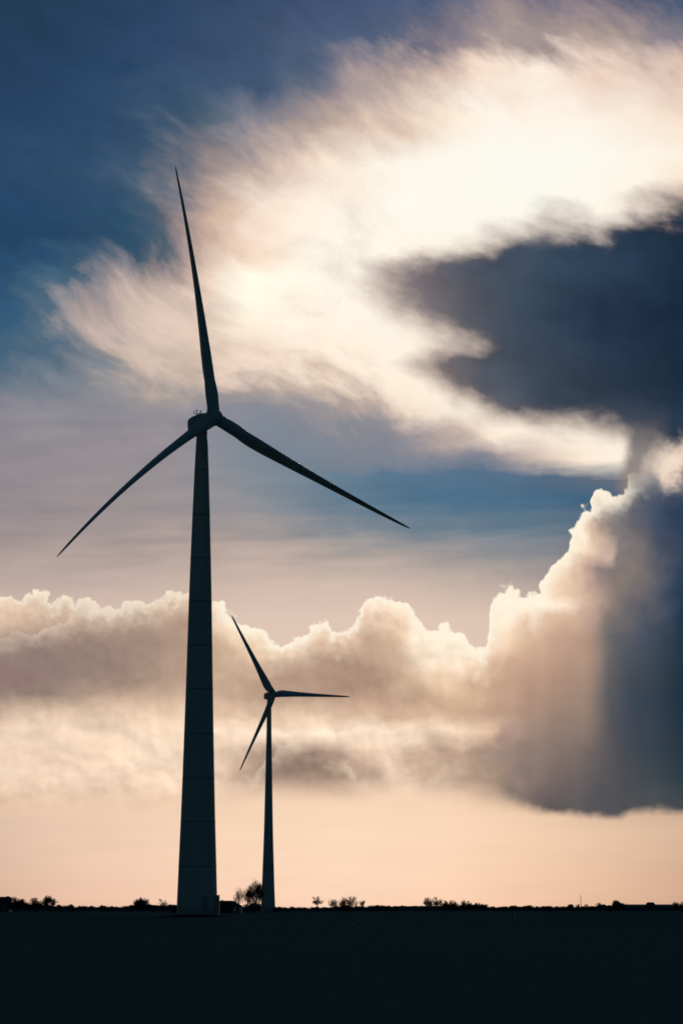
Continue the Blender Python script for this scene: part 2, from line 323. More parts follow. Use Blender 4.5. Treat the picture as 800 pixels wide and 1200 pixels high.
    C = {
    588: G('0 200 172 152, 685 255 240 220, 698 240 213 186, 706 178 157 145, 722 215 190 172, 737 165 147 138, 752 84 90 105, 800 58 70 92'),
    605: G('0 200 172 152, 675 255 242 222, 694 238 209 180, 706 170 150 140, 728 126 119 120, 745 90 94 106, 770 62 76 98, 800 48 64 88'),
    630: G('0 200 172 152, 650 255 242 222, 684 255 238 216, 692 215 186 162, 708 184 161 147, 722 138 127 122, 742 110 108 113, 766 66 78 98, 800 45 62 86'),
    655: G('0 250 226 204, 640 255 242 222, 666 255 236 214, 688 234 203 175, 702 204 175 162, 718 200 174 156, 728 132 121 118, 750 118 112 113, 766 80 86 100, 800 42 60 84'),
    672: G('0 250 226 204, 560 255 240 218, 640 255 240 220, 655 245 217 188, 672 224 193 166, 690 200 168 150, 704 158 138 134, 720 128 117 113, 744 128 118 114, 762 90 92 101, 780 56 70 90, 800 40 58 80'),
    700: G('0 250 226 203, 40 244 215 186, 70 232 202 176, 100 240 211 182, 150 228 199 173, 200 212 181 158, 235 222 191 164, 270 252 230 207, 310 255 238 216, 400 250 226 203, 445 244 213 185, 480 252 230 208, 560 255 242 220, 640 255 240 218, 660 238 207 178, 682 210 177 156, 702 174 149 139, 724 140 125 117, 746 120 112 111, 764 84 90 101, 780 56 72 92, 800 39 58 80'),
    714: G('0 232 203 177, 40 228 199 173, 70 205 177 155, 110 200 171 150, 160 196 167 146, 210 200 169 148, 240 222 192 164, 275 254 234 212, 325 255 238 216, 400 246 217 188, 430 236 205 178, 450 234 203 176, 480 248 219 190, 560 255 244 224, 640 255 244 224, 668 250 226 204, 684 214 180 159, 702 178 152 141, 718 140 124 117, 742 110 106 108, 770 68 78 96, 800 36 55 76'),
    730: G('0 222 191 167, 35 210 180 157, 70 190 162 142, 110 182 155 138, 160 180 153 136, 210 186 158 138, 240 214 183 157, 275 252 230 207, 325 255 236 213, 365 252 228 205, 400 232 201 175, 430 226 194 168, 450 228 196 170, 476 240 209 180, 505 252 230 207, 560 255 244 224, 602 255 240 218, 620 240 209 179, 622 228 195 166, 650 221 187 159, 680 204 170 148, 700 176 150 139, 713 134 121 115, 740 98 98 104, 780 50 67 87, 800 33 51 71'),
    756: G('0 166 142 130, 60 160 137 125, 120 160 136 124, 180 170 144 129, 225 190 161 140, 255 222 191 163, 290 240 210 180, 320 238 208 179, 345 232 200 173, 370 214 181 157, 400 206 173 149, 440 209 176 152, 470 222 189 162, 488 252 228 204, 525 255 241 219, 565 255 240 217, 596 246 218 185, 616 222 188 158, 630 208 171 147, 660 198 163 142, 690 178 148 130, 706 142 127 119, 720 101 99 102, 750 73 81 96, 800 33 52 69'),
    780: G('0 150 129 121, 60 152 130 121, 140 162 138 125, 220 186 158 138, 255 204 173 149, 300 206 174 151, 350 195 164 142, 400 183 152 131, 440 189 158 136, 478 214 182 156, 508 254 233 209, 535 250 226 201, 562 227 193 163, 600 210 173 149, 640 196 161 139, 690 174 145 127, 703 150 130 122, 713 108 103 104, 732 82 86 94, 762 60 72 86, 800 31 50 65'),
    802: G('0 158 128 120, 70 152 131 122, 150 168 143 128, 220 188 160 139, 270 196 165 142, 330 192 161 139, 400 181 151 130, 460 187 156 134, 492 226 194 165, 520 238 207 176, 545 210 176 148, 580 200 165 139, 620 188 154 134, 660 177 145 126, 690 163 136 120, 701 138 121 114, 712 100 97 99, 735 72 78 88, 800 29 49 63'),
    822: G('0 152 132 123, 60 164 141 127, 110 182 156 138, 160 196 167 146, 220 206 176 154, 270 198 166 144, 320 196 164 142, 380 190 158 137, 440 190 158 136, 480 196 164 140, 520 212 178 150, 560 208 174 146, 595 190 156 135, 620 178 146 127, 660 166 138 121, 690 152 129 114, 700 128 115 110, 712 92 92 96, 740 62 72 86, 800 28 48 62'),
    842: G('0 206 178 157, 80 218 190 165, 160 226 197 171, 240 226 196 169, 300 236 205 177, 350 238 207 178, 400 224 191 164, 440 220 187 160, 480 210 177 150, 520 208 174 146, 560 200 167 141, 600 176 146 127, 650 158 133 117, 690 146 125 111, 702 118 107 105, 714 88 88 93, 740 64 72 85, 800 31 50 64'),
    861: G('0 228 201 178, 100 236 209 185, 200 246 218 192, 240 240 211 186, 290 254 230 205, 335 250 224 199, 380 252 226 201, 430 255 231 206, 500 250 222 195, 548 246 216 187, 578 224 191 163, 594 180 150 135, 620 155 132 120, 660 146 125 114, 690 136 118 109, 702 112 102 100, 715 86 86 92, 740 66 72 84, 800 34 52 66'),
    886: G('0 236 208 183, 70 234 206 182, 130 241 213 187, 190 254 229 203, 238 238 209 184, 280 192 164 144, 315 169 142 126, 350 160 134 118, 392 167 140 125, 425 226 196 171, 455 240 211 185, 490 218 188 164, 525 196 167 145, 560 176 149 130, 590 158 135 123, 620 142 123 113, 660 131 115 107, 700 104 97 97, 720 82 82 88, 750 61 70 80, 800 37 54 66'),
    915: G('0 236 207 182, 100 242 212 187, 200 248 218 191, 245 226 196 172, 285 179 152 133, 345 158 133 118, 395 160 134 118, 430 200 171 150, 460 236 206 181, 495 214 184 160, 530 188 160 139, 565 164 140 123, 595 144 124 115, 620 130 114 108, 660 115 102 99, 700 93 90 93, 730 76 80 84, 800 43 59 68'),
    936: G('0 236 206 180, 100 240 209 182, 240 244 213 186, 280 208 179 156, 335 180 153 133, 405 182 155 136, 445 238 208 182, 480 242 212 186, 515 224 193 168, 550 192 163 142, 585 150 130 116, 620 115 103 99, 660 102 95 95, 700 87 86 91, 760 74 79 83, 800 58 68 76'),
    950: G('0 228 194 165, 100 238 203 171, 300 243 209 175, 450 248 212 177, 520 244 208 174, 560 205 172 143, 598 130 113 105, 640 100 93 89, 700 86 85 90, 760 75 80 83, 800 66 73 79'),
    }
    still = 1.0 - ss(600, 680, U)*ss(720, 800, V)*.93
    low_w = ss(820, 880, V)
    Ug = U + (b1*(48.0 + 70.0*low_w) + q1*(10.0 + 14.0*low_w))*still
    Vg = V + (b2*34.0 + q1*8.0)*(.25 + .75*still)
    cc = grid(C, Ug, Vg, smooth=False)
    # relief: compare the lumps with the same lumps a little nearer the sun
    sx, sy = 5.0, -9.0
    h0 = noise(U, V, 60, 5, .5, 31.0); h1 = noise(U + sx, V + sy, 60, 5, .5, 31.0)
    p1 = puffs(U + b1*18.0 + sx*.8, V + b2*18.0 + sy*.8, 30, .37, 2.5, .18)
    relief = (h0 - h1)*.9 + (pf - p1)*.34*(1.0 - ss(16, 60, dist)*.9)
    pq = puffs(U*.8 + b1*30.0, V*1.2 + b2*30.0, 46, 3.1, 2.5, .3); pr = puffs(U*.8 + b1*30.0 + 4.0, V*1.2 + b2*30.0 - 7.0, 46, 3.1, 2.5, .3)
    relief = relief + (pq - pr)*.34*ss(826, 850, V)
    lit = 1.0 - ss(500, 640, U)*ss(640, 760, V)*.85
    cc = scale_col(cc, 1.0 + relief*lit*.75)
    # overlapping puffs: each has a lit crest, and shade below it
    def puff_edge(pts, amt, depth, shade, jig, s2=1.0):
        t_ = curve(pts, U + b2*jig*1.6 + q1*10.0, 0, 860, 600, 1100)
        dd = V - t_ + (pf - .55)*15.0*s2 + b1*jig*.6 + (pf2 - .5)*6.0*s2 + q1*6.0
        inside = ss(-1.5, 5, dd)
        glow = (1.0 - ss(0, 34, mth('ABSOLUTE', dd + 14.0)))*(1.0 - inside)
        rimp = inside*(1.0 - ss(0, 30, dd))*ss(-.16, .16, b1 + q1*.6)
        shd = inside*ss(6, 26, dd)*(1.0 - ss(depth*.55, depth, dd))
        return glow*.10*amt, rimp*amt, shd*shade*amt
    acc = None
    for pts, xa, xb, amt, depth, shade, jig in (
        ([(0,748),(40,742),(70,730),(95,716),(125,722),(150,714),(185,708),(220,702),(240,716),(262,734),(300,760),(860,800)], -60, 250, .8, 120, .12, 30.0),
        ([(0,900),(255,790),(300,776),(330,764),(352,756),(380,752),(400,744),(420,732),(445,724),(470,732),(486,752),(500,780),(530,806),(560,812),(860,900)], 270, 530, .8, 100, .13, 30.0),
        ([(0,980),(240,940),(262,918),(300,898),(322,880),(345,870),(368,868),(392,880),(418,902),(440,930),(500,970),(860,980)], 225, 455, .9, 80, .10, 26.0),
        ([(0,906),(40,898),(70,902),(110,896),(150,884),(172,868),(195,858),(225,866),(260,884),(300,900),(860,940)], -60, 300, .7, 46, .07, 34.0),
        ([(0,866),(40,858),(80,862),(110,872),(140,868),(200,850),(860,860)], -60, 200, .4, 40, .05, 40.0),
        ([(0,900),(440,880),(470,858),(500,842),(520,822),(545,800),(570,790),(590,766),(606,742),(625,732),(650,722),(668,712),(684,704),(700,716),(860,760)], 440, 690, .55, 110, .07, 24.0),
        ([(0,960),(470,930),(490,912),(515,905),(540,888),(560,892),(580,910),(600,940),(860,960)], 470, 600, .5, 60, .07, 30.0),
    ):
        g_, r_, h_ = puff_edge(pts, amt, depth, shade, jig)
        win = ss(xa, xa + 50, U)*(1.0 - ss(xb - 50, xb, U))
        one = win*(g_ - h_); rr = win*r_
        acc = (one, rr) if acc is None else (acc[0] + one, mth('MAXIMUM', acc[1], rr))
    cc = scale_col(cc, 1.0 + acc[0])
    cc = mix(acc[1]*.40, cc, (255, 236, 210))
    # mottled light patches low on the left
    mott = noise(U*.8, V*1.1, 62, 6, .58, 41.0)
    low = ss(825, 860, V) * (1.0 - ss(215, 275, U)*(.25 + .75*ss(858, 874, V)))*(1.0 - ss(440, 540, U))
    cc = mix(mth('MULTIPLY', ss(.0, .26, mott)*low, .5), cc, (250, 222, 194))
    # bright rim where the low sun catches the edge
    wall = ss(555, 590, U)
    rimw = mth('MAXIMUM', 13.0 + b1*50.0 + 9.0*ss(230, 290, U) + 9.0*wall, 3.5)
    rim = (1.0 - ss(0.0, 1.0, dist/rimw)) 
    rimk = 1.0 - ss(700, 790, U)*.9
    rimk = rimk * (.62 + .38*ss(230, 290, U))
    cc = mix(mth('MULTIPLY', rim, rimk, clamp=True), cc, (255, 245, 225))
    lobe = (1.0 - ss(6.0, 58.0, dist + b2*60.0)) * ss(.35, .95, pf)
    cc = mix(lobe*rimk*.6, cc, (255, 236, 210))
    halo = (1.0 - ss(0.0, 46.0, dist))
    cc = mix(halo*rimk*.34*(.7 + b2*1.4), cc, (255, 236, 210))
    # shafts of light and rain falling from the wall
    ray = noise(U + (V-700)*.03, V*.04, 34, 3, .5, 51.0)
    rz_ = ss(540, 600, U)*ss(740, 830, V)
    cc = scale_col(cc, 1.0 + ray*rz_*.30)
    # grey column joining the wall to the dark cloud, bright gap to its right
    gap = ss(0, 1, 1.35 - mth('SQRT', (U-792)*(U-792)*(1/32.0**2) + (V-553)*(V-553)*(1/27.0**2)) + q1*1.4 + b1*1.4)
    low_kc = 1.0 - ss(585, 615, V)
    kc = low_kc * ss(728, 748, U + b1*30.0 + q1*12.0) * (1.0 - ss(758, 786, U + b1*34.0 + q1*14.0 + (V-540)*.35)) * ss(482, 508, V) 
    sky = mix(gap*.9, sky, (246, 222, 202))
    sky = mix(kc*.9, sky, mix(ls(500, 565, V), (66, 72, 86), (142, 130, 126)))
    cov = mth('MULTIPLY', cov, (1.0 - gap*.9)*(1.0 - kc*(1.0 - ss(560, 590, V))*.8), clamp=True)
    # ---- the rest of the dome: unseen sky, invented dim so front faces stay dark
    ns = nt.nodes.new('ShaderNodeTexSky'); ns.sky_type = 'NISHITA'; ns.sun_disc = False
    ns.sun_elevation = SUN_EL; ns.sun_rotation = SUN_AZ; ns.dust_density = 2.0; ns.air_density = 1.2
    nish = scale_col(E(ns.outputs[0]), .012)
    tint = nt.nodes.new('ShaderNodeMix'); tint.data_type = 'RGBA'; tint.blend_type = 'MULTIPLY'
    tint.inputs[0].default_value = 1; nt.links.new(nish.k, tint.inputs[6]); tint.inputs[7].default_value = (.35,.8,1.0,1)
    far = E(tint.outputs[2])
    sun = (math.sin(SUN_AZ)*math.cos(SUN_EL), math.cos(SUN_AZ)*math.cos(SUN_EL), math.sin(SUN_EL))
    cosang = dx*sun[0] + dy*sun[1] + dz*sun[2]
    near = ss(.72, .93, cosang)
    def emit(c):
        n = nt.nodes.new('ShaderNodeBackground'); nt.links.new(c.k, n.inputs[0]); return n.outputs[0]
    def mixsh(f, a, b):
        n = nt.nodes.new('ShaderNodeMixShader'); nt.links.new(f.k, n.inputs[0]); nt.links.new(a, n.inputs[1]); nt.links.new(b, n.inputs[2]); return n.outputs[0]
    nt.nodes.remove(bg)
    nt.links.new(mixsh(near, emit(far), mixsh(cov, emit(sky), emit(cc))), out.inputs[0])
    w.cycles.sampling_method = 'MANUAL'; w.cycles.sample_map_resolution = 256

SUN_AZ = math.atan((640-400)/FPX); SUN_EL = (1066-190)/FPX
build_sky()
sl = bpy.data.lights.new('sun', 'SUN'); sl.energy = .7; sl.angle = R(10); sl.color = (1, .9, .76)
so = bpy.data.objects.new('sun', sl); COL.objects.link(so)
so.rotation_euler = (R(90) - SUN_EL, 0, math.pi - SUN_AZ)

# ---------------------------------------------------------------- ground
def ground_mat():
    m = bpy.data.materials.new('winter_field'); m.use_nodes = True; nt = m.node_tree
    b = nt.nodes['Principled BSDF']; b.inputs['Roughness'].default_value = 1; b.inputs['Specular IOR Level'].default_value = 0
    tc = nt.nodes.new('ShaderNodeTexCoord')
    def ns(sc, d, st=None):
        n = nt.nodes.new('ShaderNodeTexNoise'); n.inputs['Scale'].default_value = sc; n.inputs['Detail'].default_value = d
        mp = nt.nodes.new('ShaderNodeMapping'); mp.inputs['Scale'].default_value = st or (1,1,1)
        nt.links.new(tc.outputs['Object'], mp.inputs[0]); nt.links.new(mp.outputs[0], n.inputs['Vector']); return n.outputs['Fac']
    a = ns(.02, 8, (1,.5,1)); c = ns(2.2, 8)
    r = nt.nodes.new('ShaderNodeValToRGB'); r.color_ramp.elements[0].position = .35; r.color_ramp.elements[1].position = .68
    r.color_ramp.elements[0].color = (.024,.063,.080,1); r.color_ramp.elements[1].color = (.029,.070,.086,1)
    nt.links.new(a, r.inputs[0])
    r2 = nt.nodes.new('ShaderNodeValToRGB'); r2.color_ramp.elements[0].color = (.85,.85,.85,1); r2.color_ramp.elements[1].color = (1.12,1.12,1.12,1)
    r2.color_ramp.elements[0].position = .3; r2.color_ramp.elements[1].position = .7
    nt.links.new(c, r2.inputs[0])
    mx = nt.nodes.new('ShaderNodeMix'); mx.data_type = 'RGBA'; mx.blend_type = 'MULTIPLY'; mx.inputs[0].default_value = 1
    nt.links.new(r.outputs[0], mx.inputs[6]); nt.links.new(r2.outputs[0], mx.inputs[7])
    nt.links.new(mx.outputs[2], b.inputs['Base Color'])
    bp = nt.nodes.new('ShaderNodeBump'); bp.inputs['Strength'].default_value = .5; bp.inputs['Distance'].default_value = .05
    nt.links.new(c, bp.inputs['Height']); nt.links.new(bp.outputs[0], b.inputs['Normal'])
    return m
M_field = ground_mat()
bm = bmesh.new()
bmesh.ops.create_grid(bm, x_segments=60, y_segments=60, size=30000)
struct(link('ground', bm, M_field))

# ---------------------------------------------------------------- wind turbines
def tower_part(parent, prof, seams, mats, seam_r):
    bm = bmesh.new(); lathe(bm, prof, 72)
    t = link('tower', bm, M_white, parent, smooth=True)
    def rad(z):
        for (z0, r0), (z1, r1) in zip(prof, prof[1:]):
            if z0 <= z <= z1: return r0 + (r1-r0)*(z-z0)/(z1-z0)
        return prof[-1][1]
    for z in seams:
        bm = bmesh.new(); r = rad(z)
        lathe(bm, [(z-.07, r-.02), (z-.07, r+seam_r), (z+.07, r+seam_r), (z+.07, r-.02)], 72, cap=False)
        link('joint_ring', bm, M_seam, t)
    return t, rad

def blade_mesh(R_, r0, chord, thick, lead, flap, span, delta, twist=0.0, n=56, rtop=.14):
    """loft in rotor space: span = unit vector outwards, lead = towards the leading edge, flap = the bending direction"""
    bm = bmesh.new(); rings = []
    prof = []
    K = 28
    for i in range(K):                                  # closed airfoil outline
        t = 2*math.pi*i/K
        x = .5*(1+math.cos(t)); 
        th = 5*(.2969*math.sqrt(max(x,0)) - .126*x - .3516*x*x + .2843*x**3 - .1036*x**4)
        prof.append((x, th if t <= math.pi else -th, math.cos(t), math.sin(t)))
    def interp(tab, f):
        for (a, va), (b, vb) in zip(tab, tab[1:]):
            if f <= b:
                u = (f-a)/(b-a); u = u*u*(3-2*u) if False else u
                return va + (vb-va)*u
        return tab[-1][1]
    for j in range(n+1):
        f = (j/n)
        f = f if f < .9 else .9 + (f-.9)
        s = r0 + (R_-r0)*f; q = s/R_
        c = interp(chord, q); th = interp(thick, q)
        rnd = max(0, min(1, (rtop-q)/.06))              # root stays round
        tw = twist*(1-q)**2
        off = delta*(q*q - q)
        L = lead*math.cos(tw) + flap*math.sin(tw); F_ = flap*math.cos(tw) - lead*math.sin(tw)
        ring = []
        for x, t_, cx, cy in prof:
            ax = (.30 - x)*c; ay = t_*c*th
            rx = -cx*c*.5; ry = cy*c*.5
            px_ = ax*(1-rnd) + rx*rnd; py_ = ay*(1-rnd) + ry*rnd
            ring.append(bm.verts.new(span*s + L*px_ + F_*py_ + flap*off))
        rings.append(ring)
    for a, b in zip(rings, rings[1:]):
        for i in range(K):
            k = (i+1) % K; bm.faces.new((a[i], a[k], b[k], b[i]))
    bm.faces.new(rings[0][::-1]); bm.faces.new(rings[-1])
    bmesh.ops.recalc_face_normals(bm, faces=bm.faces)
    return bm

def turbine(label, base, H, overh, R_, psi, phi, tilt, cone, tower_prof, seams, chord, thick, pitch, deltas, twist,
            nac, hubr, bends, seam_r=.05):
    root = thing('wind_turbine', label, 'wind turbine', base, 0, None)
    t, rad = tower_part(root, tower_prof, seams, None, seam_r)
    a = psi
    n = Vector((math.sin(a)*math.cos(tilt), -math.cos(a)*math.cos(tilt), math.sin(tilt)))
    e1 = Vector((math.cos(a), math.sin(a), 0)); e2 = n.cross(e1)
    if e2.z < 0: e2 = -e2
    top = Vector((0, 0, H)); hub = top + n*overh
    # nacelle: a rounded body along the axis
    L, W, Hh = nac
    rot = Matrix((e1, e2, n)).transposed().to_4x4()     # local x = side, y = up, z = upwind
    bm = bmesh.new()
    sec = [(-1.0,.34,.34,.03),(-.985,.52,.52,.02),(-.94,.68,.68,.01),(-.84,.82,.83,0),(-.66,.93,.94,0),(-.4,1,1,0),(-.1,1,1,0),(.35,1,1,0),(.72,.93,.94,0),(.92,.80,.80,0),(1.0,.70,.70,0)]
    rings = []
    for z, sw, sh, dy in sec:
        ring = []
        for i in range(32):
            th = 2*math.pi*i/32; c_, s_ = math.cos(th), math.sin(th)
            ex = .42
            x = math.copysign(abs(c_)**ex, c_)*W/2*sw; y = math.copysign(abs(s_)**ex, s_)*Hh/2*sh + dy*Hh
            ring.append(bm.verts.new((x, y, z*L/2)))
        rings.append(ring)
    for p, q in zip(rings, rings[1:]):
        for i in range(32):
            k = (i+1) % 32; bm.faces.new((p[i], p[k], q[k], q[i]))
    bm.faces.new(rings[0][::-1]); bm.faces.new(rings[-1])
    ctr = top + n*(overh - hubr*.95 - L/2)
    bmesh.ops.transform(bm, matrix=Matrix.Translation(ctr) @ rot, verts=bm.verts)
    nc = link('nacelle', bm, M_white, root, smooth=True)
    # yaw collar between tower and nacelle
    bm = bmesh.new(); r1 = tower_prof[-1][1]
    zt = tower_prof[-1][0]
    lathe(bm, [(zt+.002, r1*.97), (H - Hh*.3, r1*.95)], 48)
    link('yaw_bearing', bm, M_dark, root, smooth=False)
    # weather mast on the rear of the nacelle roof
    def P(x, y, z): return ctr + e1*x + e2*y + n*z
    yt = Hh/2*.98; z0 = -L*.06
    bm = bmesh.new()
    for sx in (-.40, .40):
        tube(bm, P(sx, yt-.1, z0), P(sx, yt+.90, z0), .06, .05)
        tube(bm, P(sx, yt+.90, z0), P(sx, yt+1.05, z0), .14, .10, 8)
        tube(bm, P(sx-.22, yt+.88, z0), P(sx+.22, yt+.88, z0), .035, .035)
    tube(bm, P(-.42, yt+.55, z0), P(.42, yt+.55, z0), .05, .05)
    tube(bm, P(-.95, yt+.35, z0), P(.42, yt+.35, z0), .05, .05)
    tube(bm, P(-.95, yt+.35, z0), P(-.95, yt+.75, z0), .09, .07)
    link('weather_mast', bm, M_dark, nc)
    # spinner
    bm = bmesh.new()
    lathe(bm, [(-hubr*.95, hubr*.86), (-hubr*.9, hubr*.95), (-hubr*.4, hubr), (hubr*.2, hubr*.98), (hubr*.6, hubr*.86), (hubr*.9, hubr*.66), (hubr*1.12, hubr*.40), (hubr*1.2, hubr*.16), (hubr*1.22, .02)], 40)
    bmesh.ops.transform(bm, matrix=Matrix.Translation(hub) @ rot, verts=bm.verts)
    sp = link('spinner', bm, M_white, root, smooth=True)
    for k in range(3):
        th = phi + k*2*math.pi/3
        sd = e2*math.cos(th) + e1*math.sin(th)
        span = (sd*math.cos(cone) + n*math.sin(cone)).normalized()
        T = (-(e2*math.sin(th)) + e1*math.cos(th))      # clockwise in the picture
        ccw = -T
        nn = (n - span*n.dot(span)).normalized()
        lead = nn*math.sin(pitch) + (-ccw)*math.cos(pitch)
        flap = ccw*math.sin(pitch) + nn*math.cos(pitch)
        bm = blade_mesh(R_, hubr*.72, chord, thick, lead, flap, span, deltas[k], twist, rtop=bends)
        bmesh.ops.translate(bm, verts=bm.verts, vec=hub)
        bl = link('blade', bm, M_blade, root, smooth=True)
        bm = bmesh.new(); rr = chord[0][1]/2
        tube(bm, hub + span*(hubr*.80), hub + span*(hubr*1.08), rr*1.03, rr*1.02, 32)
        link('root_collar', bm, M_blade, bl)
    return root, rad

D1 = 372.0; PXM = FPX/D1/math.cos(PITCH)
x1 = gx(230.8, D1)
wid = [(1070,48.2),(1060,47.4),(1016,44.4),(985,42.2),(963,40.6),(912,37.4),(861,34.6),(808,31.8),(757,29.4),(705,26.9),(655,24.0),(604,20.6),(552,16.8),(520,14.0),(500,12.9)]
def zrow(py, D):                                       # height of a picture row on a vertical at distance D (exact)
    t = math.atan((600-py)/FPX) + PITCH
    return EYE + D*math.tan(t)
def rfrom(py, w, D):
    z = zrow(py, D); depth = D*math.cos(PITCH) + (z-EYE)*math.sin(PITCH)
    return w/2/FPX*depth
prof1 = [(-1.0, rfrom(1070, 48.4, D1))] + [(zrow(y, D1), rfrom(y, w_, D1)) for y, w_ in wid if y < 1068]
prof1 = [p for p in prof1 if p[0] < 78.2]
prof1.append((78.3, rfrom(503, 12.9, D1)))
seams1 = [zrow(y, D1) for y in (1016, 963.5, 912.5, 861, 808.5, 757.5, 705.5, 655, 604, 551.5)]
chord1 = [(0, 2.0), (.05, 2.0), (.10, 2.15), (.16, 2.8), (.20, 3.0), (.27, 2.9), (.37, 2.45), (.5, 1.9), (.65, 1.42), (.8, 1.05), (.92, .72), (.975, .5), (1, .18)]
thick1 = [(0, 1), (.05, 1), (.12, .6), (.2, .42), (.3, .34), (.45, .30), (.6, .26), (1, .24)]
T1, rad1 = turbine('tall dark wind turbine in front with the wider banded tower',
    (x1, D1, 0), 80.4, 3.3, 42.7, .7015, -.1681, R(5.3), R(2.7), prof1, seams1, chord1, thick1, R(102), (2.6, 1.3, 4.2), R(-6),
    (5.0, 2.6, 2.6), 1.36, .15, .03)
# door and panel lines on the tower foot
tw = [c for c in T1.children if c.name.startswith('tower')][0]
bm = bmesh.new(); ra = rad1(1.8)
for s in range(1): 
    a = R(-62)
    rotd = Matrix.Rotation(a + R(90), 4, 'Z')
    c = Vector((math.cos(a)*ra, math.sin(a)*ra, 2.1))
    box(bm, c, (1.0, .16, 2.2), .03, rotd)
link('door', bm, M_cab, tw)

D2 = 857.0
x2 = gx(314.0, D2)
wid2 = [(1062,16.7),(1040,14.8),(1000,12.2),(970,10.4),(920,8.4),(880,6.8),(850,5.7),(830,5.3)]
prof2 = [(-1.0, rfrom(1066, 17.0, D2))] + [(zrow(y, D2), rfrom(y, w_, D2)) for y, w_ in wid2]
prof2.append((78.0, rfrom(822, 5.1, D2)))
seams2 = [zrow(y, D2) for y in (1016, 968.5, 921, 874)]
chord2 = [(0, 2.1), (.04, 2.2), (.08, 2.75), (.12, 3.0), (.20, 2.7), (.35, 2.05), (.5, 1.6), (.65, 1.25), (.8, .95), (.92, .7), (.97, .5), (1, .12)]
thick2 = [(0, 1), (.04, 1), (.12, .6), (.22, .42), (.35, .34), (.6, .28), (1, .24)]
turbine('smaller wind turbine farther back, right of the tall one, its tower rising beside bare trees',
    (x2, D2, 0), 79.65, 3.3, 33.5, .5687, -.5397, R(5), R(1), prof2, seams2, chord2, thick2, R(18), (.5, .5, .5), R(12),
    (4.6, 2.5, 2.5), 1.35, .09, .06)

# pad and kiosk at the foot of the front tower
bm = bmesh.new(); lathe(bm, [(0.004, 6.2), (.18, 5.2), (.30, 4.2), (.32, 2.9)], 48)
for v in bm.verts: v.co.z += random.uniform(-.02, .02) if v.co.z > .1 else 0
pad = struct(link('gravel_pad', bm, M_gravel, loc=(x1, D1, 0)))
bm = bmesh.new(); box(bm, (0,0,1.75), (1.0, 1.5, 3.1), .05)
k = thing('switch_cabinet', 'narrow steel cabinet against the right foot of the tall turbine tower', 'cabinet', (x1 + rad1(2) - .12, D1 - .9, 0), 0)
link('cabinet_body', bm, M_cab, k)
bm = bmesh.new(); box(bm, (0,0,3.37), (1.1, 1.6, .12), .03); link('cabinet_roof', bm, M_cab, k)
bm = bmesh.new(); box(bm, (0,-.78,1.6), (.7, .06, 2.2), .015); dd = link('cabinet_door', bm, M_cab, k)
bm = bmesh.new(); box(bm, (.25,-.84,1.6), (.05, .06, .25)); link('handle', bm, M_seam, dd)

# ---------------------------------------------------------------- trees and bushes
def rv(): return Vector((random.gauss(0,1), random.gauss(0,1), random.gauss(0,1)))
def bare_tree(name, label, px, top, D, wpx, group, fork=.3, dense=1.0, up=.35, cat='tree'):
    """bare winter tree: limbs forking down to fine twigs, scaled to height and crown width"""
    H = hz(top - 1.0, D); W = wpx*1.12/FPX*D
    root = thing(name, label, cat, (gx(px, D), D, 0), 0, group)
    tb = bmesh.new(); cb = bmesh.new()
    mint = .00024*D*.19; maxlev = 5 if wpx > 15 else 4                                  # fine twigs bundled so they neither vanish nor clot
    ctr = Vector((0, 0, H*(fork+1)/2)); rx = W/2; rz = H*(1-fork)/2*1.02
    def grow(p, d, L, r, lev):
        segs = 3; 
        for i in range(segs):
            d = (d + rv()*.16 + Vector((0,0,up*.12))).normalized()
            q = p + d*(L/segs)
            e = q - ctr
            if lev > 1 and random.random() < .8 and (e.x/rx)**2 + (e.y/rx)**2 + (e.z/rz)**2 > 1.15: return
            tube(tb if lev < 2 else cb, p, q, max(r*(1-.25*i/segs), mint*.7), max(r*(1-.25*(i+1)/segs), mint*.6), 5 if lev < 2 else 3, False)
            p = q
            if lev < maxlev and (i > 0 or lev > 0):
                for _ in range(2 if random.random() < .55*dense else 1):
                    sd = rv(); sd = (sd - d*sd.dot(d)).normalized()
                    grow(p, (d*.72 + sd*random.uniform(.45,.9) + Vector((0,0,up*.25))).normalized(), L*random.uniform(.55,.75), r*.6, lev+1)
    tr = H*fork; r0 = max(H*.018, mint*2)
    p = Vector((0,0,-.1)); tip = Vector((random.uniform(-.03,.03)*H, 0, tr))
    tube(tb, p, tip, r0*1.3, r0, 7)
    nl = random.randint(4, 5)
    for i in range(nl):
        a = 2*math.pi*(i+random.random()*.5)/nl; sp = random.uniform(.35, .8)*min(1.3, W/(H*(1-fork)))
        grow(tip - Vector((0,0,random.random()*tr*.25)), Vector((math.cos(a)*sp, math.sin(a)*sp, 1)).normalized(), H*(1-fork)*.46, r0*.6, 1)
    # a few straight shoots in the middle fill the crown
    grow(tip, Vector((0,0,1)), H*(1-fork)*.6, r0*.7, 1)
    link('trunk', tb, M_bark, root); link('crown', cb, M_twig, root)
    return root
